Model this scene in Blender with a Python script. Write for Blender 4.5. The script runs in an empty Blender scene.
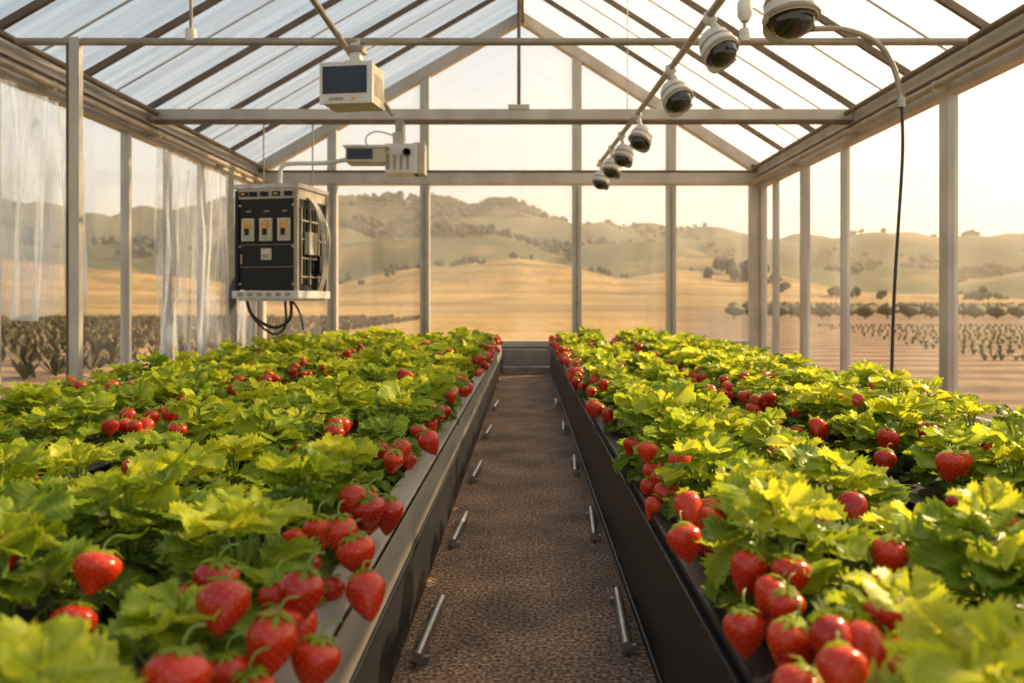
import bpy, math, random
import numpy as np
from mathutils import Vector, Matrix, noise as mn
random.seed(7); rng=np.random.default_rng(7)
scene=bpy.context.scene
COL=scene.collection

# ------------------------------------------------------------ materials
def new_mat(name):
    m=bpy.data.materials.new(name); m.use_nodes=True
    nt=m.node_tree; nt.nodes.clear()
    out=nt.nodes.new('ShaderNodeOutputMaterial')
    return m,nt,out
def pmat(name,c1,c2=None,rough=.5,metal=0,scale=8,bump=0,bscale=None,spec=.5,detail=4,coat=0,stretch=None):
    m,nt,out=new_mat(name); N=nt.nodes; L=nt.links
    p=N.new('ShaderNodeBsdfPrincipled'); L.new(p.outputs[0],out.inputs[0])
    p.inputs['Roughness'].default_value=rough; p.inputs['Metallic'].default_value=metal
    p.inputs['Specular IOR Level'].default_value=spec; p.inputs['Coat Weight'].default_value=coat
    if c2 is None: c2=tuple(x*.8 for x in c1)
    tc=N.new('ShaderNodeTexCoord'); mp=N.new('ShaderNodeMapping'); L.new(tc.outputs['Object'],mp.inputs[0])
    if stretch: mp.inputs['Scale'].default_value=stretch
    nz=N.new('ShaderNodeTexNoise'); nz.inputs['Scale'].default_value=scale; nz.inputs['Detail'].default_value=detail
    L.new(mp.outputs[0],nz.inputs[0])
    r=N.new('ShaderNodeValToRGB'); r.color_ramp.elements[0].position=.35; r.color_ramp.elements[1].position=.65
    r.color_ramp.elements[0].color=(*c2,1); r.color_ramp.elements[1].color=(*c1,1)
    L.new(nz.outputs[0],r.inputs[0]); L.new(r.outputs[0],p.inputs['Base Color'])
    if bump:
        n2=N.new('ShaderNodeTexNoise'); n2.inputs['Scale'].default_value=bscale or scale*4; n2.inputs['Detail'].default_value=6
        L.new(mp.outputs[0],n2.inputs[0])
        b=N.new('ShaderNodeBump'); b.inputs['Strength'].default_value=bump; b.inputs['Distance'].default_value=.02
        L.new(n2.outputs[0],b.inputs['Height']); L.new(b.outputs[0],p.inputs['Normal'])
    return m
M_frame=pmat('weathered_aluminium',(.54,.48,.40),(.41,.36,.295),.38,.2,3,spec=.5,stretch=(1,1,.5))
M_frame2=pmat('brown_rafter',(.17,.115,.075),(.10,.068,.042),.5,0,4)
M_steel=pmat('galvanised_steel',(.50,.47,.43),(.34,.32,.29),.32,.85,12)
M_pipe=pmat('warm_grey_pipe',(.36,.30,.23),(.27,.225,.17),.42,.3,6)
M_black=pmat('black_plastic',(.010,.010,.011),(.006,.006,.007),.5,0,10,spec=.3)
M_trough=pmat('dark_trough_plastic',(.014,.014,.016),(.008,.008,.009),.38,0,5,bump=.12,bscale=30,spec=.4)
M_lip=pmat('grey_metal_lip',(.42,.365,.295),(.28,.24,.19),.5,.1,3,bump=.15,bscale=20,stretch=(4,.6,4))
M_white=pmat('white_housing',(.68,.65,.59),(.58,.55,.49),.35,0,4)
M_beige=pmat('beige_housing',(.50,.44,.33),(.42,.36,.27),.45,0,4)
M_screen=pmat('dark_screen',(.02,.028,.045),(.012,.016,.028),.08,0,3)
M_lens=pmat('smoked_dome',(.012,.012,.015),(.006,.006,.008),.05,0,3,spec=.8)
M_amber=pmat('amber_label',(.75,.40,.08),(.55,.26,.04),.4,0,30)
M_label=pmat('cream_label',(.68,.62,.46),(.46,.42,.30),.5,0,40)
M_cable=pmat('black_cable',(.03,.028,.026),(.02,.018,.016),.5)
M_soil=pmat('potting_soil',(.035,.022,.014),(.012,.008,.005),.9,0,25,bump=.8,bscale=60)
M_curb=pmat('concrete_curb',(.30,.265,.22),(.21,.18,.15),.8,0,5,bump=.3)
M_seed=pmat('berry_seed',(.80,.48,.12),(.6,.32,.07),.4)
M_stem=pmat('green_stem',(.26,.38,.06),(.18,.26,.04),.5)
M_dark=pmat('dark_fabric',(.05,.05,.055),(.03,.03,.03),.8)

def path_mat():
    m,nt,out=new_mat('gravel_path'); N=nt.nodes; L=nt.links
    p=N.new('ShaderNodeBsdfPrincipled'); L.new(p.outputs[0],out.inputs[0]); p.inputs['Roughness'].default_value=.85
    tc=N.new('ShaderNodeTexCoord')
    a=N.new('ShaderNodeTexNoise'); a.inputs['Scale'].default_value=75; a.inputs['Detail'].default_value=8; L.new(tc.outputs['Object'],a.inputs[0])
    b=N.new('ShaderNodeTexNoise'); b.inputs['Scale'].default_value=3; b.inputs['Detail'].default_value=6; L.new(tc.outputs['Object'],b.inputs[0])
    r=N.new('ShaderNodeValToRGB'); e=r.color_ramp.elements
    e[0].position=.33; e[0].color=(.06,.037,.024,1); e[1].position=.72; e[1].color=(.68,.47,.31,1)
    x=e.new(.5); x.color=(.26,.168,.105,1)
    L.new(a.outputs[0],r.inputs[0])
    r2=N.new('ShaderNodeValToRGB'); r2.color_ramp.elements[0].position=.35; r2.color_ramp.elements[1].position=.65
    r2.color_ramp.elements[0].color=(.55,.52,.5,1); r2.color_ramp.elements[1].color=(1.2,1.1,1.02,1)
    L.new(b.outputs[0],r2.inputs[0])
    mx=N.new('ShaderNodeMix'); mx.data_type='RGBA'; mx.blend_type='MULTIPLY'; mx.inputs[0].default_value=1
    L.new(r.outputs[0],mx.inputs[6]); L.new(r2.outputs[0],mx.inputs[7]); L.new(mx.outputs[2],p.inputs['Base Color'])
    v=N.new('ShaderNodeTexVoronoi'); v.inputs['Scale'].default_value=60; L.new(tc.outputs['Object'],v.inputs[0])
    ad=N.new('ShaderNodeMath'); ad.operation='ADD'; L.new(a.outputs[0],ad.inputs[0]); L.new(v.outputs[0],ad.inputs[1])
    bp=N.new('ShaderNodeBump'); bp.inputs['Strength'].default_value=.7; bp.inputs['Distance'].default_value=.015
    L.new(ad.outputs[0],bp.inputs['Height']); L.new(bp.outputs[0],p.inputs['Normal'])
    return m
M_path=path_mat()

def sheet_mat(name,tfac,col,gloss=.05,grough=.1,noise_scale=None,stretch=(1,1,1),lo=0,hi=1,tcol=(1,1,1),df_share=.35):
    m,nt,out=new_mat(name); N=nt.nodes; L=nt.links
    t=N.new('ShaderNodeBsdfTransparent'); t.inputs[0].default_value=(*tcol,1)
    tr=N.new('ShaderNodeBsdfTranslucent'); tr.inputs[0].default_value=(*col,1)
    df=N.new('ShaderNodeBsdfDiffuse'); df.inputs[0].default_value=(*col,1)
    m1=N.new('ShaderNodeMixShader'); m1.inputs[0].default_value=df_share; L.new(tr.outputs[0],m1.inputs[1]); L.new(df.outputs[0],m1.inputs[2])
    m2=N.new('ShaderNodeMixShader'); L.new(t.outputs[0],m2.inputs[1]); L.new(m1.outputs[0],m2.inputs[2]); m2.inputs[0].default_value=tfac
    if noise_scale:
        tc=N.new('ShaderNodeTexCoord'); mp=N.new('ShaderNodeMapping'); mp.inputs['Scale'].default_value=stretch
        L.new(tc.outputs['Object'],mp.inputs[0])
        nz=N.new('ShaderNodeTexNoise'); nz.inputs['Scale'].default_value=noise_scale; nz.inputs['Detail'].default_value=5
        L.new(mp.outputs[0],nz.inputs[0])
        mr=N.new('ShaderNodeMapRange'); mr.inputs[1].default_value=.35; mr.inputs[2].default_value=.65
        mr.inputs[3].default_value=lo; mr.inputs[4].default_value=hi
        L.new(nz.outputs[0],mr.inputs[0]); L.new(mr.outputs[0],m2.inputs[0])
    g=N.new('ShaderNodeBsdfGlossy'); g.inputs['Roughness'].default_value=grough
    m3=N.new('ShaderNodeMixShader'); m3.inputs[0].default_value=gloss
    L.new(m2.outputs[0],m3.inputs[1]); L.new(g.outputs[0],m3.inputs[2]); L.new(m3.outputs[0],out.inputs[0])
    return m
M_glass=sheet_mat('clear_glazing',.02,(.9,.86,.78),.06,.03,1.0,(1,1,.5),0.01,.14)
M_roof=sheet_mat('polycarbonate_roof',.4,(.88,.90,.90),.06,.22,1.5,(.22,6.0,.22),.12,.80,(.93,.96,.98),.25)
M_film=sheet_mat('plastic_film_curtain',.3,(.84,.86,.88),.16,.12,3,(1,5,.35),.05,.55)

def leaf_mat():
    m,nt,out=new_mat('strawberry_leaf'); N=nt.nodes; L=nt.links
    at=N.new('ShaderNodeVertexColor'); at.layer_name='Col'
    sp=N.new('ShaderNodeSeparateColor'); L.new(at.outputs[0],sp.inputs[0])
    r=N.new('ShaderNodeValToRGB'); e=r.color_ramp.elements
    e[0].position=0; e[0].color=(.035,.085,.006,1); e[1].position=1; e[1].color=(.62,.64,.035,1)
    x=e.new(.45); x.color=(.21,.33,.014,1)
    oi=N.new('ShaderNodeObjectInfo')
    ad=N.new('ShaderNodeMath'); ad.operation='MULTIPLY_ADD'; ad.inputs[1].default_value=.3
    L.new(oi.outputs['Random'],ad.inputs[0]); L.new(sp.outputs[0],ad.inputs[2])
    sb=N.new('ShaderNodeMath'); sb.operation='SUBTRACT'; sb.inputs[1].default_value=.14; L.new(ad.outputs[0],sb.inputs[0])
    L.new(sb.outputs[0],r.inputs[0])
    mx=N.new('ShaderNodeMix'); mx.data_type='RGBA'; mx.inputs[7].default_value=(.64,.66,.11,1)
    ml=N.new('ShaderNodeMath'); ml.operation='MULTIPLY'; ml.inputs[1].default_value=.42; L.new(sp.outputs[1],ml.inputs[0])
    L.new(ml.outputs[0],mx.inputs[0]); L.new(r.outputs[0],mx.inputs[6])
    p=N.new('ShaderNodeBsdfPrincipled'); p.inputs['Roughness'].default_value=.42; p.inputs['Specular IOR Level'].default_value=.32
    L.new(mx.outputs[2],p.inputs['Base Color'])
    t=N.new('ShaderNodeBsdfTranslucent')
    hs=N.new('ShaderNodeHueSaturation'); hs.inputs['Hue'].default_value=.487; hs.inputs['Value'].default_value=1.5; hs.inputs['Saturation'].default_value=1.02
    L.new(mx.outputs[2],hs.inputs['Color']); L.new(hs.outputs[0],t.inputs[0])
    ms=N.new('ShaderNodeMixShader'); ms.inputs[0].default_value=.42
    L.new(p.outputs[0],ms.inputs[1]); L.new(t.outputs[0],ms.inputs[2]); L.new(ms.outputs[0],out.inputs[0])
    return m
M_leaf=leaf_mat()
def berry_mat():
    m,nt,out=new_mat('strawberry_flesh'); N=nt.nodes; L=nt.links
    p=N.new('ShaderNodeBsdfPrincipled'); L.new(p.outputs[0],out.inputs[0])
    p.inputs['Roughness'].default_value=.24; p.inputs['Specular IOR Level'].default_value=.5
    at=N.new('ShaderNodeVertexColor'); at.layer_name='Col'
    sp=N.new('ShaderNodeSeparateColor'); L.new(at.outputs[0],sp.inputs[0])
    oi=N.new('ShaderNodeObjectInfo')
    r=N.new('ShaderNodeValToRGB'); e=r.color_ramp.elements
    e[0].color=(.40,.010,.003,1); e[1].color=(.72,.038,.008,1); L.new(oi.outputs['Random'],r.inputs[0])
    mx=N.new('ShaderNodeMix'); mx.data_type='RGBA'; mx.inputs[7].default_value=(.80,.22,.07,1)
    L.new(sp.outputs[0],mx.inputs[0]); L.new(r.outputs[0],mx.inputs[6]); L.new(mx.outputs[2],p.inputs['Base Color'])
    return m
M_berry=berry_mat()

# ------------------------------------------------------------ mesh builder
class MB:
    def __init__(s): s.v=[];s.f=[];s.m=[];s.s=[];s.mats=[];s.col=[];s.cur=(0,0,0,1)
    def mi(s,mat):
        if mat not in s.mats: s.mats.append(mat)
        return s.mats.index(mat)
    def add(s,vs,fs,mat,smooth=False,T=None,cols=None):
        o=len(s.v); k=s.mi(mat)
        for q in vs:
            q=Vector(q)
            if T is not None: q=T@q
            s.v.append((q.x,q.y,q.z))
        s.col+= cols if cols is not None else [s.cur]*len(vs)
        for f in fs: s.f.append(tuple(i+o for i in f)); s.m.append(k); s.s.append(smooth)
    def box(s,x0,x1,y0,y1,z0,z1,mat,T=None):
        vs=[(x,y,z) for x in(x0,x1) for y in(y0,y1) for z in(z0,z1)]
        fs=[(0,1,3,2),(4,6,7,5),(0,4,5,1),(2,3,7,6),(0,2,6,4),(1,5,7,3)]
        s.add(vs,fs,mat,False,T)
    def beam(s,p1,p2,w,h,mat):
        p1=Vector(p1);p2=Vector(p2);d=p2-p1;L=d.length;d.normalize()
        up=Vector((0,0,1))
        if abs(d.z)>.95: up=Vector((0,1,0))
        x=d.cross(up).normalized();z=x.cross(d)
        R=Matrix((x,d,z)).transposed().to_4x4(); R.translation=p1
        s.box(-w/2,w/2,0,L,-h/2,h/2,mat,R)
    def tube(s,pts,r,mat,n=10,cap=True):
        pts=[Vector(p) for p in pts]; rings=[];prev=None
        for i,p in enumerate(pts):
            d=(pts[min(i+1,len(pts)-1)]-pts[max(i-1,0)]).normalized()
            if prev is None:
                a=Vector((0,0,1)) if abs(d.z)<.9 else Vector((1,0,0)); x=d.cross(a).normalized()
            else: x=(prev-d*prev.dot(d)).normalized()
            prev=x;y=d.cross(x); rr=r[i] if isinstance(r,(list,tuple)) else r
            rings.append([p+(x*math.cos(t)+y*math.sin(t))*rr for t in [2*math.pi*k/n for k in range(n)]])
        vs=[q for R in rings for q in R]; fs=[]
        for i in range(len(pts)-1):
            for k in range(n):
                fs.append((i*n+k,i*n+(k+1)%n,(i+1)*n+(k+1)%n,(i+1)*n+k))
        s.add(vs,fs,mat,True)
        if cap:
            o=(len(pts)-1)*n
            s.add([vs[k] for k in range(n)],[tuple(range(n))[::-1]],mat); s.add([vs[o+k] for k in range(n)],[tuple(range(n))],mat)
    def lathe(s,prof,mat,T=None,n=28,smooth=True):
        vs=[];fs=[]
        for r,z in prof:
            for k in range(n): t=2*math.pi*k/n; vs.append((r*math.cos(t),r*math.sin(t),z))
        for i in range(len(prof)-1):
            for k in range(n): fs.append((i*n+k,i*n+(k+1)%n,(i+1)*n+(k+1)%n,(i+1)*n+k))
        s.add(vs,fs,mat,smooth,T)
    def mesh(s,name):
        me=bpy.data.meshes.new(name); me.from_pydata(s.v,[],s.f)
        for m in s.mats: me.materials.append(m)
        me.polygons.foreach_set('material_index',s.m); me.polygons.foreach_set('use_smooth',s.s)
        a=me.color_attributes.new('Col','FLOAT_COLOR','POINT')
        a.data.foreach_set('color',np.array(s.col,dtype=np.float32).ravel())
        me.update(); return me
    def obj(s,name,bevel=0,parent=None,loc=None):
        o=bpy.data.objects.new(name,s.mesh(name)); COL.objects.link(o)
        if bevel:
            b=o.modifiers.new('bevel','BEVEL'); b.width=bevel; b.segments=2; b.limit_method='ANGLE'; b.angle_limit=math.radians(50)
        if parent: o.parent=parent
        if loc: o.location=loc
        return o
def smooth_path(pts,sub=6):
    P=[Vector(p) for p in pts]; out=[]
    for i in range(len(P)-1):
        p0=P[max(i-1,0)];p1=P[i];p2=P[i+1];p3=P[min(i+2,len(P)-1)]
        for k in range(sub):
            t=k/sub
            out.append(.5*((2*p1)+(-p0+p2)*t+(2*p0-5*p1+4*p2-p3)*t*t+(-p0+3*p1-3*p2+p3)*t**3))
    out.append(P[-1]); return out

# ------------------------------------------------------------ dimensions
XL,XR,YF,YB=-4.3,3.75,12.75,-1.5
XRG,ZR,ZE=-.08,5.74,3.30
def roofz(x): return ZE+(ZR-ZE)*((x-XL)/(XRG-XL) if x<XRG else (XR-x)/(XR-XRG))

b=MB(); b.box(XL-.1,XR+.1,YB,YF+.1,-.12,0,M_path); b.obj('floor')

def side(name,X,posts,sg):
    b=MB()
    for y,w in posts: b.box(X-.05,X+.05,y-w/2,y+w/2,.1,3.1,M_frame)
    b.box(X-.06,X+.06,YB,YF,2.93,3.06,M_frame)
    b.box(X-.09,X+.07,YB,YF,3.12,3.27,M_frame)
    b.box(X-.04,X+.04,YB,YF,3.04,3.14,M_frame2)
    b.box(X-.03,X+.03,YB,YF,.10,.15,M_frame)
    b.box(X-.06,X+.06,YB,YF,0,.11,M_curb)
    b.tube([(X+sg*.17,YB,3.0),(X+sg*.17,12.6,3.0)],.035,M_pipe); b.tube([(X+sg*.17,YB,3.22),(X+sg*.17,12.6,3.22)],.03,M_frame2)
    for y in (1,3,5,7,9,11,12.5): 
        a,c=sorted((X+sg*.04,X+sg*.19)); b.box(a,c,y-.02,y+.02,2.96,3.04,M_frame)
    b.obj(name,.008)
side('wall_left',XL,[(-1.4,.1),(.6,.06),(2.4,.1),(4.4,.06),(6.45,.07),(8.6,.06),(9.6,.05),(10.6,.05),(11.6,.05),(12.66,.14)],1)
side('wall_right',XR,[(-1.4,.1),(1,.06),(3,.1),(5.2,.06),(7.1,.15),(9.4,.06),(10.75,.14),(12.0,.05),(12.66,.14)],-1)
for i,X in ((1,XL),(2,XR)):
    b=MB(); b.add([(X,YB,.12),(X,YF,.12),(X,YF,3.0),(X,YB,3.0)],[(0,1,2,3)],M_glass); b.obj('window_%d'%i)

b=MB()
for X in (-3.08,-1.61,.81,2.31):
    b.box(X-.075,X+.075,YF-.07,YF+.07,.42,roofz(X)-.05,M_frame)
    b.box(X-.02,X+.02,YF-.09,YF-.06,.45,2.95,M_pipe)
for X in (XL+.05,XR-.1): b.box(X-.09,X+.09,YF-.08,YF+.08,0,3.3,M_frame)
b.box(XL,XR,YF-.09,YF+.09,2.98,3.17,M_frame)
b.box(XL,XR,YF-.11,YF-.05,3.17,3.2,M_frame2)
b.box(XL,XR,YF-.09,YF+.12,.40,.50,M_frame)
b.box(XL,XR,YF-.05,YF+.05,0,.40,M_curb)
b.beam((XL,YF,roofz(XL)-.1),(XRG,YF,ZR-.1),.16,.17,M_frame)
b.beam((XR,YF,roofz(XR)-.1),(XRG,YF,ZR-.1),.16,.17,M_frame)
b.obj('wall_back',.008)
b=MB(); b.add([(XL,YF,.45),(XR,YF,.45),(XR,YF,3.25),(XRG,YF,ZR-.1),(XL,YF,3.25)],[(0,1,2,3,4)],M_glass); b.obj('window_3')
b=MB(); b.box(-.36,.36,12.25,12.64,.0,.12,M_curb); b.box(-.36,.36,12.5,12.64,.12,.38,M_curb); b.obj('end_step',.01)

# roof
b=MB()
for xa in (XL,XR):
    za=ZE+.02
    n=48; vs=[];fs=[]
    for i in range(n+1):
        y=YB+(YF+.15-YB)*i/n; vs+= [(xa,y,za),(XRG,y,ZR+.02)]
    for i in range(n): fs.append((2*i,2*i+1,2*i+3,2*i+2))
    b.add(vs,fs,M_roof)
b.obj('ceiling')
b=MB()
ys=[-1.2,0.4,2.0,3.5,5.0,6.4,7.7,9.0,10.25,11.5]
for y in ys:
    for xa in (XL,XR):
        b.beam((xa,y,ZE-.04),(XRG,y,ZR-.04),.045,.06,M_frame2)
for i in range(len(ys)-1):
    for f in (.5,):
        y=ys[i]*(1-f)+ys[i+1]*f
        for xa in (XL,XR): b.beam((xa,y,ZE+.0),(XRG,y,ZR+.0),.022,.012,M_frame)
b.box(XRG-.05,XRG+.05,YB,YF,ZR-.2,ZR-.02,M_frame2)
b.obj('roof_frame')
b=MB(); b.box(XL+.1,XR-.1,8.94,9.06,3.15,3.27,M_frame); b.box(XL+.1,XR-.1,8.93,9.07,3.12,3.15,M_frame2)
b.beam((XRG,9,3.27),(XRG,9,ZR-.15),.04,.04,M_frame2)
b.box(XRG-.12,XRG+.12,8.93,9.07,3.26,3.32,M_frame)
b.obj('tie_beam',.006)
b=MB(); b.tube([(XL+.23,6.4,3.19),(2.7,6.4,3.19),(XR-.23,6.4,3.19)],.03,M_pipe,14)
b.box(-3.64,-3.56,6.37,6.43,0,3.22,M_frame); b.box(-3.67,-3.63,6.38,6.42,0,3.2,M_frame2); b.box(-3.70,-3.50,6.33,6.47,0,.03,M_steel)
for x in (-2.68,1.75):
    b.tube([(x,6.4,3.19),(x,6.4,roofz(x)-.05)],.014,M_pipe)
    b.lathe([(.04,-.05),(.045,0),(.04,.05)],M_white,Matrix.Translation((x,6.4,3.24)),14)
x=1.75; b.lathe([(.03,.05),(.06,.1),(.06,.2),(.03,.24)],M_white,Matrix.Translation((x,6.4,3.3)),14)
b.obj('cross_pipe',0)

b=MB(); b.tube(smooth_path([(-1.42,-1.2,3.12),(-1.42,4,3.13),(-1.42,8.45,3.1)],8),.024,M_pipe)
for y in (1.6,4.2): b.tube([(-1.42,y,3.12),(-1.42,y,roofz(-1.42)-.05)],.006,M_steel,6)
b.obj('conduit_pipe')
b=MB(); b.tube([(1.38,-1.2,3.08),(1.28,5,3.08),(1.18,8,3.08),(1.04,11.5,3.08)],.028,M_pipe)
for y in (1.6,4.2,9.0): 
    x=1.28-(y-5)*.035 if y>5 else 1.3; b.tube([(x,y,3.08),(x,y,roofz(x)-.05)],.006,M_steel,6)
b.obj('camera_rail')
b=MB(); b.tube(smooth_path([(2.1,6.34,3.26),(2.5,6.34,3.27),(2.78,6.34,3.16),(2.92,6.34,2.95),(2.975,6.34,2.68)],8),.022,M_pipe)
b.tube(smooth_path([(2.975,6.34,2.7),(2.985,6.34,2.3),(2.95,6.34,1.7),(2.92,6.34,1.2),(2.9,6.34,.6),(2.9,6.34,.02)],8),.013,M_cable)
b.lathe([(.026,-.05),(.03,0),(.026,.05)],M_steel,Matrix.Translation((2.975,6.34,2.7)),12)
b.obj('hanging_hose')

def dome_cam(loc,s,tilt,az,attach):
    b=MB()
    T=Matrix.Rotation(az,4,'Z')@Matrix.Rotation(tilt,4,'X')@Matrix.Scale(s,4)
    b.lathe([(0,.125),(.05,.125),(.085,.11),(.108,.08),(.120,.02),(.128,-.045),(.122,-.06),(.116,-.062)],M_white,T)
    b.lathe([(.129,-.035),(.133,-.042),(.133,-.054),(.126,-.06)],M_pipe,T)
    b.lathe([(.1205,.03),(.124,.02),(.1215,.01)],M_pipe,T)
    b.lathe([(.116,-.06)]+[(.104*math.cos(a),-.064-.085*math.sin(a)) for a in np.linspace(0,math.pi/2,9)],M_lens,T)
    vs=[];n=14
    for k in range(n+1):
        a=math.pi*(k/n); vs+=[(.130*math.cos(a),.130*math.sin(a),-.04),(.134*math.cos(a),.134*math.sin(a),-.12+.03*abs(math.cos(a))),(.124*math.cos(a),.124*math.sin(a),-.04)]
    b.add(vs,[(3*k,3*k+3,3*k+4,3*k+1) for k in range(n)]+[(3*k+2,3*k+1,3*k+4,3*k+5) for k in range(n)],M_white,True,T)
    top=Vector(attach)-Vector(loc)
    b.tube(smooth_path([T@Vector((0,0,.1)),Vector((0,0,.12*s)),top*.6+Vector((0,0,.03)),top],4),.026*s,M_white)
    b.lathe([(0,.03),(.045*s,.03),(.05*s,-.02),(.03*s,-.05),(0,-.05)],M_white,Matrix.Translation(top),14)
    b.obj('dome_security_camera',0,None,loc)
R=math.radians
for (x,y,z,s,ti,az,ax) in [(1.62,4.9,2.91,1.3,R(-8),R(20),1.62),(1.32,5.5,2.86,1.0,R(-34),R(35),1.27),(1.26,6.72,2.84,1.02,R(-36),R(30),1.22),
        (1.2,8.35,2.83,.95,R(-28),R(-50),1.165),(1.14,9.35,2.83,.95,R(-18),R(-60),1.12),(1.09,10.15,2.82,.95,R(-15),R(-60),1.09),(1.05,11.15,2.82,.95,R(-15),R(-60),1.05)]:
    dome_cam((x,y,z),s,ti,az,(ax,y+.02,3.07 if ax<1.5 else 3.12))
b=MB(); b.tube(smooth_path([(1.3,4.92,3.1),(1.45,4.92,3.16),(1.62,4.92,3.14)],4),.02,M_white); b.obj('camera_bracket')

b=MB()
T=Matrix.Translation((-1.385,6.42,2.67))@Matrix.Rotation(R(-8),4,'Z')@Matrix.Scale(.86,4)
b.box(-.24,.24,-.18,.18,0,.36,M_beige,T)
b.box(-.25,.25,-.2,-.17,-.01,.37,M_white,T)
b.box(-.22,.20,-.206,-.199,.08,.33,M_screen,T)
b.box(-.16,-.02,-.207,-.2,.02,.045,M_pipe,T); b.box(.05,.09,-.207,-.2,.02,.045,M_amber,T)
for i in range(5): b.box(.238,.246,-.1+i*.05,-.08+i*.05,.08,.28,M_pipe,T)
b.box(-.05,.11,-.08,.08,.36,.42,M_white,T); b.box(-.02,.08,-.05,.05,.42,.62,M_white,T); b.box(-.05,.11,-.07,.07,.5,.56,M_pipe,T)
b.obj('hanging_monitor',.008)
b=MB()
b.box(-1.52,-1.18,8.62,8.9,2.50,2.82,M_white); b.box(-1.22,-1.10,8.66,8.88,2.50,2.84,M_beige)
b.box(-1.92,-1.5,8.5,8.78,2.60,2.76,M_beige); b.box(-1.90,-1.63,8.49,8.5,2.63,2.74,M_screen)
b.box(-1.94,-1.46,8.48,8.8,2.755,2.78,M_white)
b.box(-1.45,-1.33,8.7,8.85,2.82,2.96,M_beige); b.box(-1.43,-1.35,8.75,8.95,2.96,3.12,M_pipe)
b.tube(smooth_path([(-1.72,8.7,2.78),(-1.74,8.7,2.9),(-1.62,8.72,2.97),(-1.42,8.8,2.93)],5),.01,M_white,8)
for i in range(4): b.box(-1.50+i*.07,-1.47+i*.07,8.612,8.62,2.54,2.70,M_pipe)
b.lathe([(0,0),(.035,0),(.045,.02),(.04,.06)],M_lens,Matrix.Translation((-1.28,8.62,2.72))@Matrix.Rotation(R(90),4,'X'),16)
b.obj('sensor_unit',.006)

def cabinet():
    b=MB(); T=Matrix.Translation((-2.69,8.85,1.12))@Matrix.Rotation(R(-12),4,'Z')
    w,d,h=.345,.34,1.2
    b.box(-w,w,-d,d,.12,1.10,M_black,T)
    b.box(-w-.03,w+.03,-d-.02,d+.02,1.20,1.25,M_steel,T)
    b.box(-w-.01,w+.01,-d-.01,d+.01,1.09,1.21,M_beige,T)
    b.box(-w-.04,w+.04,-d-.04,d+.03,.03,.11,M_white,T); b.box(-w,w,-d,d,0,.05,M_steel,T)
    for k in range(6): b.box(-w+.03+k*.11,-w+.09+k*.11,-d-.046,-d-.04,.05,.09,M_pipe,T)
    for sx in (-1,1):
        for sy in (-1,1): b.box(sx*w-.02,sx*w+.02,sy*d-.02,sy*d+.02,.1,1.18,M_pipe if sx>0 else M_black,T)
    F=-d
    for k,x in enumerate((-.21,0,.21)):
        b.box(x-.07,x+.07,F-.03,F,.64,.88,M_label,T)
        b.box(x-.05,x+.05,F-.036,F-.03,.77,.86,M_amber,T); b.box(x-.045,x+.045,F-.04,F-.03,.66,.72,M_beige,T)
        b.box(x-.02,x+.02,F-.06,F-.036,.70,.77,M_black,T)
        b.box(x-.03,x+.03,F-.01,F,.95,.965,M_pipe,T)
    b.box(-.05,.06,F-.03,F,.44,.56,M_label,T); b.box(-.03,.04,F-.035,F-.03,.46,.50,M_pipe,T)
    b.box(-.30,-.28,F-.02,F,.40,.50,M_pipe,T)
    b.box(-w+.02,w-.02,F-.008,F,.597,.603,M_pipe,T); b.box(-w+.02,w-.02,F-.008,F,.36,.366,M_pipe,T)
    for x in (-.26,-.15,-.02,.12,.26): b.box(x-.045,x+.045,F-.03,F-.01,1.115,1.165,M_black,T); 
    for x in (-.26,.12): b.box(x-.02,x+.02,F-.034,F-.03,1.13,1.15,M_amber,T)
    for x in (-.31,.31):
        for z in (.18,.58,1.02): b.lathe([(0,.012),(.014,.012),(.014,0)],M_steel,T@Matrix.Translation((x,F,z))@Matrix.Rotation(R(90),4,'X'),10)
    for k in range(9): b.box(w,w+.022,-d+.07+k*.065,-d+.095+k*.065,.18,1.0,M_pipe if k%3==0 else M_black,T)
    for z in (.25,.45,.65,.85): b.box(w+.02,w+.032,-d+.04,d-.04,z,z+.02,M_pipe,T)
    b.box(w+.02,w+.08,-.2,-.02,.5,.74,M_beige,T); b.box(w+.02,w+.06,.08,.25,.3,.5,M_black,T)
    ob=b.obj('control_cabinet',.005)
    def loc(p): return T@Vector(p)
    b=MB()
    for k in range(4):
        o=.03*k
        b.tube(smooth_path([loc((w+.02,-.14+o,1.12)),loc((w+.09,-.08+o,1.0)),loc((w+.12+o,0,.7)),loc((w+.11,.05+o,.35)),loc((w+.02,.1+o,.1))],6),.011,M_white if k%2 else M_beige,8)
    b.tube(smooth_path([loc((-w+.05,0,1.22)),loc((-w-.03,0,1.28)),loc((-w-.09,0,1.1)),loc((-w-.08,0,.6)),loc((-w-.10,0,.15)),loc((-w-.04,0,-.14)),loc((-.12,0,-.29)),loc((.08,0,-.2)),loc((.1,0,.01))],7),.019,M_cable,8)
    b.tube(smooth_path([loc((-w-.02,.1,1.1)),loc((-w-.13,.1,.9)),loc((-w-.12,.1,.3)),loc((-w-.13,.1,-.1)),loc((-.2,.1,-.36)),loc((.0,.05,-.28)),loc((0,.05,.01))],7),.014,M_cable,8)
    b.tube(smooth_path([loc((.1,0,.02)),loc((.2,0,-.12)),loc((.25,0,-.32))],6),.012,M_cable,8)
    b.tube(smooth_path([(-2.72,8.85,2.33),(-2.72,8.85,2.5),(-2.7,8.85,2.6),(-2.6,8.85,2.64),(-2.2,8.8,2.64),(-1.95,8.7,2.66)],6),.024,M_white,10)
    b.obj('cables',0,ob)
    b=MB()
    for x in (-2.95,-2.40): b.tube([(x,9.0,2.3),(x,9.0,3.12)],.009,M_pipe,8)
    b.obj('hanger_rods',0,ob)
cabinet()

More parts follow.
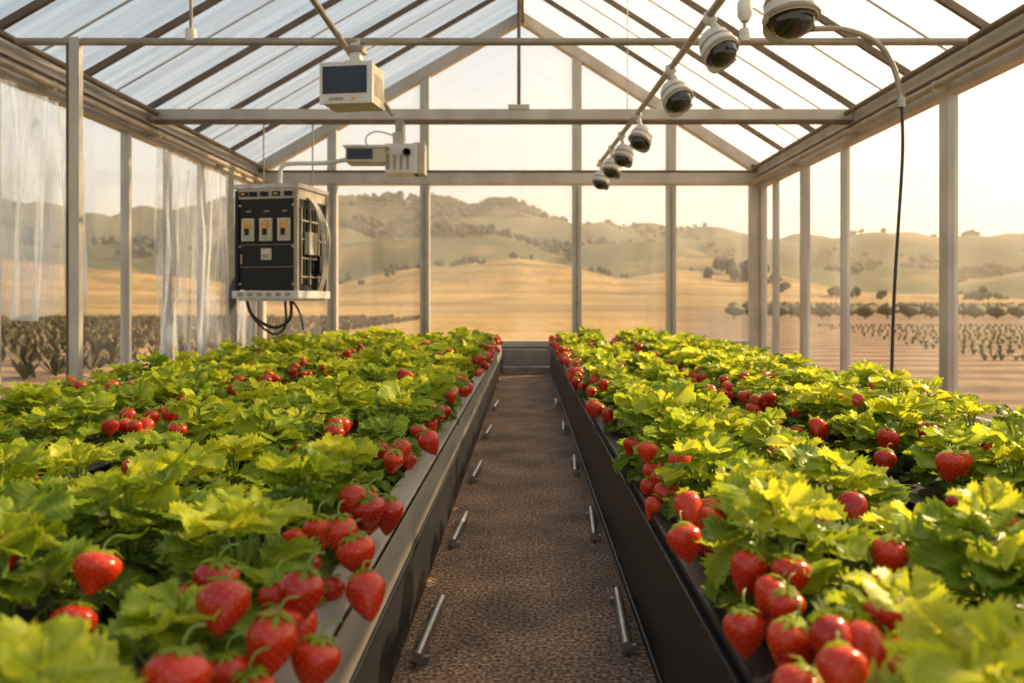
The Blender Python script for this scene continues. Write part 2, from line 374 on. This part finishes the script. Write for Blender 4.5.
def curtain(name,y0,y1,z0,z1,amp,mat,X=-4.1,seed=0):
    b=MB(); ny=160;nz=16;vs=[];fs=[]
    for i in range(ny+1):
        y=y0+(y1-y0)*i/ny
        for k in range(nz+1):
            t=k/nz; z=z1+(z0-z1)*t
            bot=.25*mn.noise(Vector((y*1.3,seed,3)))*t
            x=X+amp*math.sin(y*19+3*mn.noise(Vector((y*2,t*1.5,seed))))*(.4+.6*t)+amp*.8*mn.noise(Vector((y*5,t*2,seed)))
            vs.append((x,y+.06*math.sin(t*3+y*5),z+bot))
    for i in range(ny):
        for k in range(nz):
            a=i*(nz+1)+k; fs.append((a,a+1,a+nz+2,a+nz+1))
    b.add(vs,fs,mat,True); b.obj(name)
curtain('plastic_curtain',5.2,7.35,1.0,2.85,.07,M_film,seed=1)
curtain('plastic_curtain',8.9,11.9,.4,2.85,.06,M_film,seed=2)
curtain('fabric_strip',10.75,10.95,.5,2.9,.02,M_dark,X=-3.98,seed=4)

# ------------------------------------------------------------ planter beds
BEDS=[(-1.50,-.39,[-.57,-.94,-1.30],'L'),(-2.95,-1.66,[-1.92,-2.30,-2.70],'L2'),(.39,1.04,[.57,.88],'R'),(1.24,2.15,[1.46,1.72,1.98],'R2')]
Y0,Y1=.35,12.2
for x0,x1,rows,tag in BEDS:
    b=MB(); t=.035
    M1=M_trough
    b.box(x0,x0+t,Y0,Y1,.0,.45,M1); b.box(x1-t,x1,Y0,Y1,0,.45,M1); b.box(x0+t,x1-t,Y0,Y0+t,0,.45,M1); b.box(x0+t,x1-t,Y1-t,Y1,0,.45,M1)
    b.box(x0+t,x1-t,Y0+t,Y1-t,.0,.41,M_soil)
    if tag=='L':
        b.box(x1,x1+.022,Y0,Y1,.31,.47,M_lip); b.box(x1-.06,x1+.022,Y0,Y1,.45,.475,M_lip)
        b.box(x1,x1+.03,Y0,Y1,.29,.31,M_black)
    else:
        b.box(x1-.05,x1+.012,Y0,Y1,.45,.468,M_trough)
    b.box(x0-.012,x0+.05,Y0,Y1,.45,.468,M_trough)
    if tag=='R': b.box(x0-.018,x0,Y0,Y1,.40,.425,M_trough); b.box(x0-.012,x0,Y0,Y1,.0,.03,M_trough)
    for r in rows: b.tube([(r+.09,Y0+.1,.43),(r+.09,Y1-.1,.43)],.012,M_black,6)
    b.obj('planter_bed',.004)

for x,y in [(-.315,2.64),(-.315,3.8),(-.315,5.1),(-.315,6.7),(-.315,8.4),(.325,2.72),(.325,3.9),(.325,5.3),(.325,6.9),(.325,8.6)]:
    b=MB(); b.tube([(x-.012,y-.24,.035),(x+.012,y+.24,.035)],.016,M_steel,12)
    for e in (-.2,.2): b.box(x-.02,x+.02,y+e-.01,y+e+.01,0,.025,M_steel)
    b.obj('metal_rod')

# ------------------------------------------------------------ strawberry plants
def rotm(f,n):
    f=f.normalized(); x=f.cross(n).normalized(); n=x.cross(f); return Matrix((x,f,n)).transposed().to_4x4()
def leaflet(b,P,f,n,L,W,tint,rnd,fold=.35,droop=.25):
    # obovate, deeply toothed leaflet with sunken lateral veins
    nrow=14; vs=[];cols=[];fs=[]
    A=(-1,-.55,0,.55,1); nc=5
    ph=rnd.uniform(0,6)
    for i in range(nrow+1):
        t=i/nrow
        w=W*max(0,math.sin(math.pi*min(1,t**1.3*.97+.015)))**.66
        for a in A:
            ww=w; yy=t*L
            if abs(a)==1:
                if i%2==1: yy+=.075*L; ww*=1.03
                else: ww*=.75; yy-=.005*L
            yy+= .22*L*abs(a)*math.sin(math.pi*t)
            x=a*ww
            z=abs(a)**1.3*w*fold - droop*L*t*t + (.0052 if i%2 else -.0042)*(abs(a)>0)*(1 if abs(a)<1 else .4)*L/.09
            z+=.006*math.sin(ph+t*7+a*2.5)
            vs.append((x,yy,z))
            vein=1.0 if a==0 else (.0 if i%2 else .7)
            cols.append((tint-(.0 if i%2==0 else .08)+(.12 if abs(a)==1 else 0),vein*(1-.5*abs(a)),0,1))
    for i in range(nrow):
        for j in range(nc-1):
            k=i*nc+j; fs.append((k,k+1,k+nc+1,k+nc))
    T=rotm(f,n); T.translation=P
    b.add(vs,fs,M_leaf,True,T,cols)
def leaf(b,base,P,out,pitch,size,rnd,tb=0):
    out=Vector((out[0],out[1],0)).normalized()
    roll=rnd.uniform(-.25,.25)
    f=(out*math.cos(pitch)+Vector((0,0,1))*math.sin(pitch))
    n=(Vector((0,0,1))*math.cos(pitch)-out*math.sin(pitch))
    n=Matrix.Rotation(roll,3,f)@n
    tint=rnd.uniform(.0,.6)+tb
    L=size; W=size*.48
    leaflet(b,P,f,n,L*1.05,W*1.05,tint,rnd,fold=rnd.uniform(.15,.4),droop=rnd.uniform(.05,.35))
    for s in (-1,1):
        q=Matrix.Rotation(s*rnd.uniform(1.05,1.25),3,n)@f
        q=(q-n*rnd.uniform(-.15,.12)).normalized()
        leaflet(b,P+q*.004,q,n,L*.97,W,min(1,tint+rnd.uniform(-.08,.08)),rnd,fold=rnd.uniform(.15,.4),droop=rnd.uniform(.05,.35))
    mid=(base+P)/2+Vector((0,0,.02))+out*-.01
    b.tube(smooth_path([base,mid,P],3),.0028,M_stem,5,False)
def plant(seed):
    rnd=random.Random(seed); b=MB()
    a0=rnd.uniform(0,6)
    def ring(cnt,r0,r1,z0,z1,p0,p1,s0,s1,tb):
        nonlocal a0
        for k in range(cnt):
            a=a0+2*math.pi*(k+rnd.uniform(-.22,.22))/cnt
            r=rnd.uniform(r0,r1);o=Vector((math.cos(a),math.sin(a),0))
            P=o*r+Vector((0,0,rnd.uniform(z0,z1)))
            leaf(b,o*.012,P,(o.x,o.y),rnd.uniform(p0,p1),rnd.uniform(s0,s1),rnd,tb)
        a0+=1.3
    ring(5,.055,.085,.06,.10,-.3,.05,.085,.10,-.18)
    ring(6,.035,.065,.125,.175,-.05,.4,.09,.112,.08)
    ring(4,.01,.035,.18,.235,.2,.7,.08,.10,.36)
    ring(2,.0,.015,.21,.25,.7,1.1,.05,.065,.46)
    return b.mesh('strawberry_plant_mesh_%d'%seed)
PL=[plant(100+i) for i in range(10)]
def berry(seed,L=.085,Rm=.034):
    rnd=random.Random(seed); b=MB(); nu,nv=40,30
    L*=rnd.uniform(.85,1.1); Rm*=rnd.uniform(.95,1.12)
    def prof(t):
        return Rm*(math.sin(math.pi*min(1,(t*.995+.005))**.62)**.72)*(1.0-.12*t)
    def pt(t,a):
        r=prof(t)*(1+.05*math.sin(2*a+seed)); return Vector((r*math.cos(a),r*math.sin(a),-L*t))
    seeds=[];ns=110
    for i in range(ns):
        t=.07+.9*((i+.5)/ns)**.9
        seeds.append((t,i*2.39996))
    SP=np.array([pt(*s)[:] for s in seeds])
    vs=[];cols=[];fs=[]
    for i in range(nv+1):
        t=i/nv
        for k in range(nu):
            a=2*math.pi*k/nu; p=pt(t,a)
            d=np.sqrt(((SP-np.array(p[:]))**2).sum(1)).min()
            g=math.exp(-(d/.0028)**2)
            c=Vector((0,0,-L*.45)); dr=(p-c).normalized()
            p=p-dr*.0014*g
            vs.append(p); cols.append((.12*g+.25*max(0,1-t/.08),0,0,1))
    for i in range(nv):
        for k in range(nu): fs.append((i*nu+k,(i+1)*nu+k,(i+1)*nu+(k+1)%nu,i*nu+(k+1)%nu))
    b.add(vs,fs,M_berry,True,None,cols)
    for t,a in seeds:
        p=pt(t,a); e=.02; ta=(pt(min(t+e,1),a)-p).normalized(); c=Vector((0,0,-L*.45)); nn=(p-c).normalized()
        sx=ta.cross(nn).normalized(); p=p-nn*.001
        vv=[p+ta*.0016,p+sx*.0008,p-ta*.0016,p-sx*.0008,p+nn*.001]
        b.add(vv,[(0,1,4),(1,2,4),(2,3,4),(3,0,4)],M_seed,True)
    ns=9
    for k in range(ns):
        a=2*math.pi*k/ns+rnd.uniform(-.1,.1); o=Vector((math.cos(a),math.sin(a),0)); s=Vector((-o.y,o.x,0))
        l=rnd.uniform(.028,.038); up=rnd.uniform(-.3,.5)
        q=[o*.003+Vector((0,0,.003)),o*l*.5+s*.007+Vector((0,0,.003+up*.008)),o*l+Vector((0,0,up*.02-.008)),o*l*.5-s*.007+Vector((0,0,.003+up*.008)),o*l*.5+Vector((0,0,.006+up*.008))]
        b.add(q,[(0,1,4),(1,2,4),(2,3,4),(3,0,4)],M_leaf,True,None,[(.45,.2,0,1)]*5)
    b.tube(smooth_path([(0,0,0),(.002,0,.015),(.008,.008,.028),(.02,.02,.03)],3),.0018,M_stem,6,False)
    return b.mesh('strawberry_mesh_%d'%seed)
BM=[berry(i) for i in range(4)]+[berry(20+i,.075,.037) for i in range(2)]

cnt=0
for bi,(x0,x1,rows,tag) in enumerate(BEDS):
    E=bpy.data.objects.new('strawberry_plants',None); COL.objects.link(E)
    def bry(x,y,z,lean=0,sc=None):
        o=bpy.data.objects.new('strawberry',random.choice(BM)); COL.objects.link(o); o.parent=E
        o.location=(x,y,z); s=sc or random.uniform(.85,1.2); o.scale=(s,s,s)
        o.rotation_euler=(random.uniform(-.8,.1),lean+random.uniform(-.3,.3),random.uniform(-.5,.5))
    y=Y0+.2
    while y<Y1-.12:
        for ri,r in enumerate(rows):
            px=r+random.uniform(-.03,.03); py=y+random.uniform(-.04,.04)+(.17 if ri%2 else 0)
            if py>Y1-.1: continue
            o=bpy.data.objects.new('plant',random.choice(PL)); COL.objects.link(o); o.parent=E
            o.location=(px,py,.42); s=random.uniform(.88,1.2)
            o.scale=(s,s,s*random.uniform(.80,1.10)); o.rotation_euler=(random.uniform(-.05,.12),random.uniform(-.1,.1),random.uniform(0,6.28)); cnt+=1
            if py>.9:
                for k in range(random.choice((0,1,1,2,2,3))):
                    sg=-1 if r>0 else 1
                    a=random.uniform(-2.7,-.2) if random.random()<.65 else (random.uniform(-.9,.9) if sg>0 else math.pi+random.uniform(-.9,.9))
                    rr=random.uniform(.15,.195)
                    bry(px+rr*math.cos(a),py+rr*math.sin(a),random.uniform(.555,.65))
        y+=.375
    edges={'L':(x1,1,1.0),'R':(x0,-1,1.0),'L2':(x1,1,.7),'R2':(x0,-1,1.0)}[tag]
    xe,sg,den=edges; y=.75
    while y<Y1-.2:
        if random.random()<.6*den:
            for k in range(random.choice((1,2,3,3))):
                bry(xe+sg*random.uniform(-.12,.02),y+random.uniform(-.09,.09),random.uniform(.50,.62),-sg*.25)
        y+=.21
    if tag=='L':
        for x,yy,z in [(-.42,1.02,.655),(-.47,1.0,.60),(-.36,1.22,.62),(-.38,1.16,.56),(-.31,1.28,.56),(-.46,1.28,.65),(-.35,1.34,.65),(-.39,1.75,.63),(-.35,1.7,.6),(-.37,1.95,.62),(-.33,2.05,.6),(-.31,1.62,.55)]:
            bry(x-.02,yy,z,-.1,1.05)
    if tag=='R':
        for x,yy,z in [(.40,1.25,.6),(.47,1.2,.62),(.52,1.18,.6),(.36,1.4,.56),(.42,1.55,.62),(.48,1.1,.56),(.55,1.25,.64),(.33,1.8,.6),(.38,2.0,.62)]:
            bry(x+.02,yy,z,.1,1.05)

# ------------------------------------------------------------ landscape
KX=[-2500,-700,-300,0,100,250,340,400,440,520,570,620,680,760,850,1024,1400,3500]
KB=[70,80,86,98,92,98,108,103,98,92,84,75,70,66,67,65,62,60]
KM=[40,50,60,66,58,52,62,66,70,58,50,56,54,36,30,40,40,35]
KA=[15,20,30,40,30,18,20,34,40,48,42,30,36,30,14,12,12,10]
def ss(t): t=np.clip(t,0,1); return t*t*(3-2*t)
def height(r,th):
    px=526+800*math.tan(max(-1.3,min(1.3,th)))
    eb=np.interp(px,KX,KB);em=np.interp(px,KX,KM);ea=np.interp(px,KX,KA)
    x=r*math.sin(th);y=r*math.cos(th)
    n1=mn.noise(Vector((x/90,y/90,1)));n2=mn.noise(Vector((x/40,y/40,5)))
    if r<70: e=0
    elif r<300: e=ea*ss((r-70)/230)*(1+.25*n1*(1-r/300))
    elif r<380: e=ea-12*ss((r-300)/80)
    elif r<600: e=(ea-12)+(em-ea+12)*ss((r-380)/220)
    elif r<700: e=em-14*ss((r-600)/100)
    elif r<1000: e=(em-14)+(eb-em+14)*ss((r-700)/300)
    else: e=eb*(1-.4*ss((r-1000)/600))
    z=e/800*y if y>0 else 0
    z+= (n1*r*.016+n2*r*.008)*ss((r-90)/200)
    return z-.13
b=MB(); nr,nt=190,360; rs=np.concatenate([[0.0],np.geomspace(3,1600,nr)]); ths=np.linspace(-1.35,1.35,nt+1)
vs=[];cols=[];fs=[]
gold=np.array((.50,.325,.135));tan=np.array((.36,.235,.10));green=np.array((.065,.078,.030));far_hazy=np.array((.13,.125,.075)); dry=np.array((.27,.21,.085))
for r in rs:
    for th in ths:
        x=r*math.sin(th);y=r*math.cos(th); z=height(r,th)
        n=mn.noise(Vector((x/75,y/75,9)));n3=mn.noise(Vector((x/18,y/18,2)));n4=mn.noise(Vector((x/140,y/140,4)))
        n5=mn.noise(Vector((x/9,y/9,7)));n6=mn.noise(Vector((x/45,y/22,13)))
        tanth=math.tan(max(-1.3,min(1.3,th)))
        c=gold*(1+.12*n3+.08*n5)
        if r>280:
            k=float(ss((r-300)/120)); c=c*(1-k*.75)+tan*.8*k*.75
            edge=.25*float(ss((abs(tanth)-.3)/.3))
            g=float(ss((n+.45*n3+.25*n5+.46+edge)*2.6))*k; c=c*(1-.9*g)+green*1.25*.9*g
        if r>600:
            k=float(ss((r-620)/100)); c=c*(1-k*.4)+far_hazy*.4*k  # olive ridge tone greyed with distance, some haze put into the colour
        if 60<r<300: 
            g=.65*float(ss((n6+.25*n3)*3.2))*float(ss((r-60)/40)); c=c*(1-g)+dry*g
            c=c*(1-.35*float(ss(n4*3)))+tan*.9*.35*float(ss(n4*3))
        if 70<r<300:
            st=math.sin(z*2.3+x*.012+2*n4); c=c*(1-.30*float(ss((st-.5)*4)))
        mask=float(ss((tanth-.12)/.12)*ss((130-r)/50))+float(ss((-tanth-.5)/.08)*ss((80-r)/25))
        vs.append((x,y,z)); cols.append((c[0],c[1],c[2],min(1,mask)))
for i in range(len(rs)-1):
    for j in range(nt):
        k=i*(nt+1)+j; fs.append((k,k+1,k+nt+2,k+nt+1))
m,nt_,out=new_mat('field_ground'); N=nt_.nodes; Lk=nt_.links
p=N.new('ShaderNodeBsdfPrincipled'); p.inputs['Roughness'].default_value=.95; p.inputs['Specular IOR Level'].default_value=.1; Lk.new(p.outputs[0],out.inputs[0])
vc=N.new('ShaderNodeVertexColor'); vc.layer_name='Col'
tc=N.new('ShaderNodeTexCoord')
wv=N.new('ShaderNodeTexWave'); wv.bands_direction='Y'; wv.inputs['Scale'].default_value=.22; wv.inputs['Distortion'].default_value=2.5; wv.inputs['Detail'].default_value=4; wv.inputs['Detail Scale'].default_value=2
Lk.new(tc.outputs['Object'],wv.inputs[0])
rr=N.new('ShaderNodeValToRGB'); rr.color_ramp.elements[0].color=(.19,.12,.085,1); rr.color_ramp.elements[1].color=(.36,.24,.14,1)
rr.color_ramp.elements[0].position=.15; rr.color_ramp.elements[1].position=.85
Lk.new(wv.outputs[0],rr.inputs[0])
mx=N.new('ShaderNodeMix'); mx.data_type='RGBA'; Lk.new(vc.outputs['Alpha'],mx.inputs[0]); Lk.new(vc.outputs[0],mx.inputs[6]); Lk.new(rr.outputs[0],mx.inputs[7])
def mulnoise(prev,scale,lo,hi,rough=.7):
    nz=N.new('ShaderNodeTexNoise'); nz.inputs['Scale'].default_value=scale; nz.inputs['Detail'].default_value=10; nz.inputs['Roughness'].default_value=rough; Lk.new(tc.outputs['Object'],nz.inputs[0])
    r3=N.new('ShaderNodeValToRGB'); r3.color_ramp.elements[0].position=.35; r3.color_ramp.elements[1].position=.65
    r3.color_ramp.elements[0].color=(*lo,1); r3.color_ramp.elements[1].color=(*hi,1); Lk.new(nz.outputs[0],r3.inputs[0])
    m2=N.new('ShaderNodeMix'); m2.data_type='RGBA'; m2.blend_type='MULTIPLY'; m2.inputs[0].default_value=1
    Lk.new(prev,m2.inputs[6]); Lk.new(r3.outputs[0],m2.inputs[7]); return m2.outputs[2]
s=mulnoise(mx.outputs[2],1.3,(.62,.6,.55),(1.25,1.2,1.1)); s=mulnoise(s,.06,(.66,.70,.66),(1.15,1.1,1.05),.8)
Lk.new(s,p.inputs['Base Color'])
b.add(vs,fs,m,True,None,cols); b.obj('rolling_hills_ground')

import bmesh
def icos(sub):
    bm=bmesh.new(); bmesh.ops.create_icosphere(bm,subdivisions=sub,radius=1); a=[v.co.copy() for v in bm.verts]; f=[tuple(v.index for v in f.verts) for f in bm.faces]; bm.free(); return a,f
iv,if_=icos(2); jv,jf=icos(1)
M_crop=pmat('vine_foliage',(.15,.125,.045),(.075,.06,.025),.9,0,2)
def crop(name,pts,h):
    b=MB()
    for x,y in pts:
        n=8; vs=[];fs=[]
        for k in range(n):
            a=random.uniform(0,6.28); l=h*random.uniform(.5,1.25); sp=h*random.uniform(.2,.8); w=h*random.uniform(.12,.24)
            ca,sa=math.cos(a),math.sin(a)
            o=len(vs); vs+=[(x-sa*w*.3,y+ca*w*.3,-.13),(x+sa*w*.3,y-ca*w*.3,-.13),(x+ca*sp*.6+sa*w,y+sa*sp*.6-ca*w,-.13+l*.6),(x+ca*sp,y+sa*sp,-.13+l),(x+ca*sp*.6-sa*w,y+sa*sp*.6+ca*w,-.13+l*.6)]
            fs.append((o,o+1,o+2,o+3,o+4))
        b.add(vs,fs,M_crop,False)
    b.obj(name)
pts=[]
for k in range(22):
    x=-8-k*2.3
    y=12+random.random()
    while y<62: pts.append((x+random.gauss(0,.08),y)); y+=random.uniform(.25,.5)
crop('crop_rows',pts,.34)
pts=[]
for k,y in enumerate([17,19,21.2,23.7,26.5,29.5,33,37,41.5]):
    x=6+y*.22
    while x<y*1.9: pts.append((x,y+random.gauss(0,.08))); x+=random.uniform(.16,.3)
crop('crop_rows',pts,.15)
b=MB()
for row in range(6):
    y=62+row*9
    for i in range(80):
        x=y*.26+i*1.7; z=height(math.hypot(x,y),math.atan2(x,y))
        b.box(x-.05,x+.05,y-.05,y+.05,z-.2,z+1.2,M_frame2)
        w=random.uniform(.7,1.0); sd=random.uniform(0,50)
        b.add([Vector((x+v.x*w,y+v.y*.4,z+.6+v.z*.45))+Vector((1,1,1))*mn.noise(v*2+Vector((sd,0,0)))*.35 for v in jv],jf,M_crop,True)
b.obj('vineyard_rows')

M_tree=pmat('tree_foliage',(.085,.08,.03),(.04,.042,.018),.9,0,.2)
b=MB()
def tree(x,y,z,h):
    b.tube([(x,y,z-h*.05),(x,y,z+h*.4)],h*.05,M_frame2,5,False)
    for k in range(3):
        w=h*random.uniform(.24,.36); c=Vector((x+random.uniform(-.4,.4)*h,y+random.uniform(-.3,.3)*h,z+h*random.uniform(.3,.68)))
        sd=random.uniform(0,99)
        b.add([c+Vector((v.x*w,v.y*w,v.z*w*random.uniform(.95,1.2)))*(1+.45*mn.noise(v*1.8+Vector((sd,0,0)))) for v in iv],if_,M_tree,True)
def scat(n,pxa,pxb,ra,rb,ha,hb,clump=1):
    for _ in range(max(1,n//clump)):
        px=random.uniform(pxa,pxb); r=random.uniform(ra,rb)
        for _ in range(clump):
            pp=px+random.gauss(0,13) if clump>1 else px; r2=r+(random.gauss(0,16) if clump>1 else 0); th=math.atan((pp-526)/800)
            tree(r2*math.sin(th),r2*math.cos(th),height(r2,th),random.uniform(ha,hb))
scat(130,430,575,950,1010,7,15,6); scat(80,340,440,940,1000,5,10,8); scat(120,-200,330,940,1010,5,9,10); scat(180,580,1400,960,1020,4,8,10)
scat(300,430,570,560,700,4,9,18); scat(300,340,450,600,880,5,10,16); scat(300,-250,330,560,880,5,9,18); scat(200,560,760,560,850,4,8,14); scat(300,760,1300,560,880,4,8,18)
scat(9,705,748,275,300,4,6,3); scat(24,330,470,280,320,2,3.5,4); scat(30,760,1200,200,320,2,3.5,5); scat(30,470,700,300,330,2,4,6)
b.obj('hillside_trees')

# golden evening haze lying over the valley
m,nt_,out=new_mat('valley_haze'); vs_=nt_.nodes.new('ShaderNodeVolumePrincipled')
vs_.inputs['Color'].default_value=(1,.90,.74,1); vs_.inputs['Density'].default_value=.00034; vs_.inputs['Anisotropy'].default_value=.35
nt_.links.new(vs_.outputs[0],out.inputs['Volume'])
b=MB(); b.box(-1700,1700,66,1650,-12,150,m); b.obj('valley_haze')

# ------------------------------------------------------------ light
az=R(58); el=R(28)
sd=Vector((math.sin(az)*math.cos(el),math.cos(az)*math.cos(el),math.sin(el)))
l=bpy.data.lights.new('sun','SUN'); l.energy=9.5; l.color=(1,.73,.41); l.angle=R(.8)
o=bpy.data.objects.new('sun',l); COL.objects.link(o); o.rotation_euler=sd.to_track_quat('Z','Y').to_euler(); o.location=(20,15,15)
w=bpy.data.worlds.new('World'); scene.world=w; w.use_nodes=True; nt=w.node_tree; N=nt.nodes; L=nt.links; N.clear()
out=N.new('ShaderNodeOutputWorld'); bg=N.new('ShaderNodeBackground'); L.new(bg.outputs[0],out.inputs[0]); bg.inputs[1].default_value=1.1
tc=N.new('ShaderNodeTexCoord'); sx=N.new('ShaderNodeSeparateXYZ'); L.new(tc.outputs['Generated'],sx.inputs[0])
cr=N.new('ShaderNodeValToRGB'); e=cr.color_ramp.elements
e[0].position=0; e[0].color=(.86,.74,.57,1); e[1].position=1; e[1].color=(.14,.27,.46,1)
for ps,c in ((.10,(.86,.80,.69,1)),(.22,(.76,.79,.78,1)),(.36,(.46,.58,.67,1)),(.6,(.26,.40,.58,1))):
    q=e.new(ps); q.color=c
L.new(sx.outputs[2],cr.inputs[0])
dt=N.new('ShaderNodeVectorMath'); dt.operation='DOT_PRODUCT'; dt.inputs[1].default_value=tuple(sd); L.new(tc.outputs['Generated'],dt.inputs[0])
mr=N.new('ShaderNodeMapRange'); mr.inputs[1].default_value=-.2; mr.inputs[2].default_value=1; mr.inputs[3].default_value=0; mr.inputs[4].default_value=1; L.new(dt.outputs['Value'],mr.inputs[0])
pw=N.new('ShaderNodeMath'); pw.operation='POWER'; pw.inputs[1].default_value=4; L.new(mr.outputs[0],pw.inputs[0])
sc=N.new('ShaderNodeVectorMath'); sc.operation='SCALE'; sc.inputs[0].default_value=(1.15,.90,.58); L.new(pw.outputs[0],sc.inputs['Scale'])
ad=N.new('ShaderNodeVectorMath'); ad.operation='ADD'; L.new(sc.outputs[0],ad.inputs[0]); L.new(cr.outputs[0],ad.inputs[1])
L.new(ad.outputs[0],bg.inputs[0])
scene.view_settings.view_transform='Standard'
scene.view_settings.look='None'

# ------------------------------------------------------------ camera
cd=bpy.data.cameras.new('camera'); cam=bpy.data.objects.new('camera',cd); COL.objects.link(cam)
cam.location=(0,0,1.1); cam.rotation_euler=(R(90),0,0)
cd.sensor_width=36; cd.lens=36*800/1024; cd.shift_x=-14/1024; cd.shift_y=-38.5/1024
cd.clip_end=4000; cd.clip_start=.05
cd.dof.use_dof=True; cd.dof.focus_distance=3.2; cd.dof.aperture_fstop=2.6
scene.camera=cam
print('plants',cnt,'objects',len(bpy.data.objects))
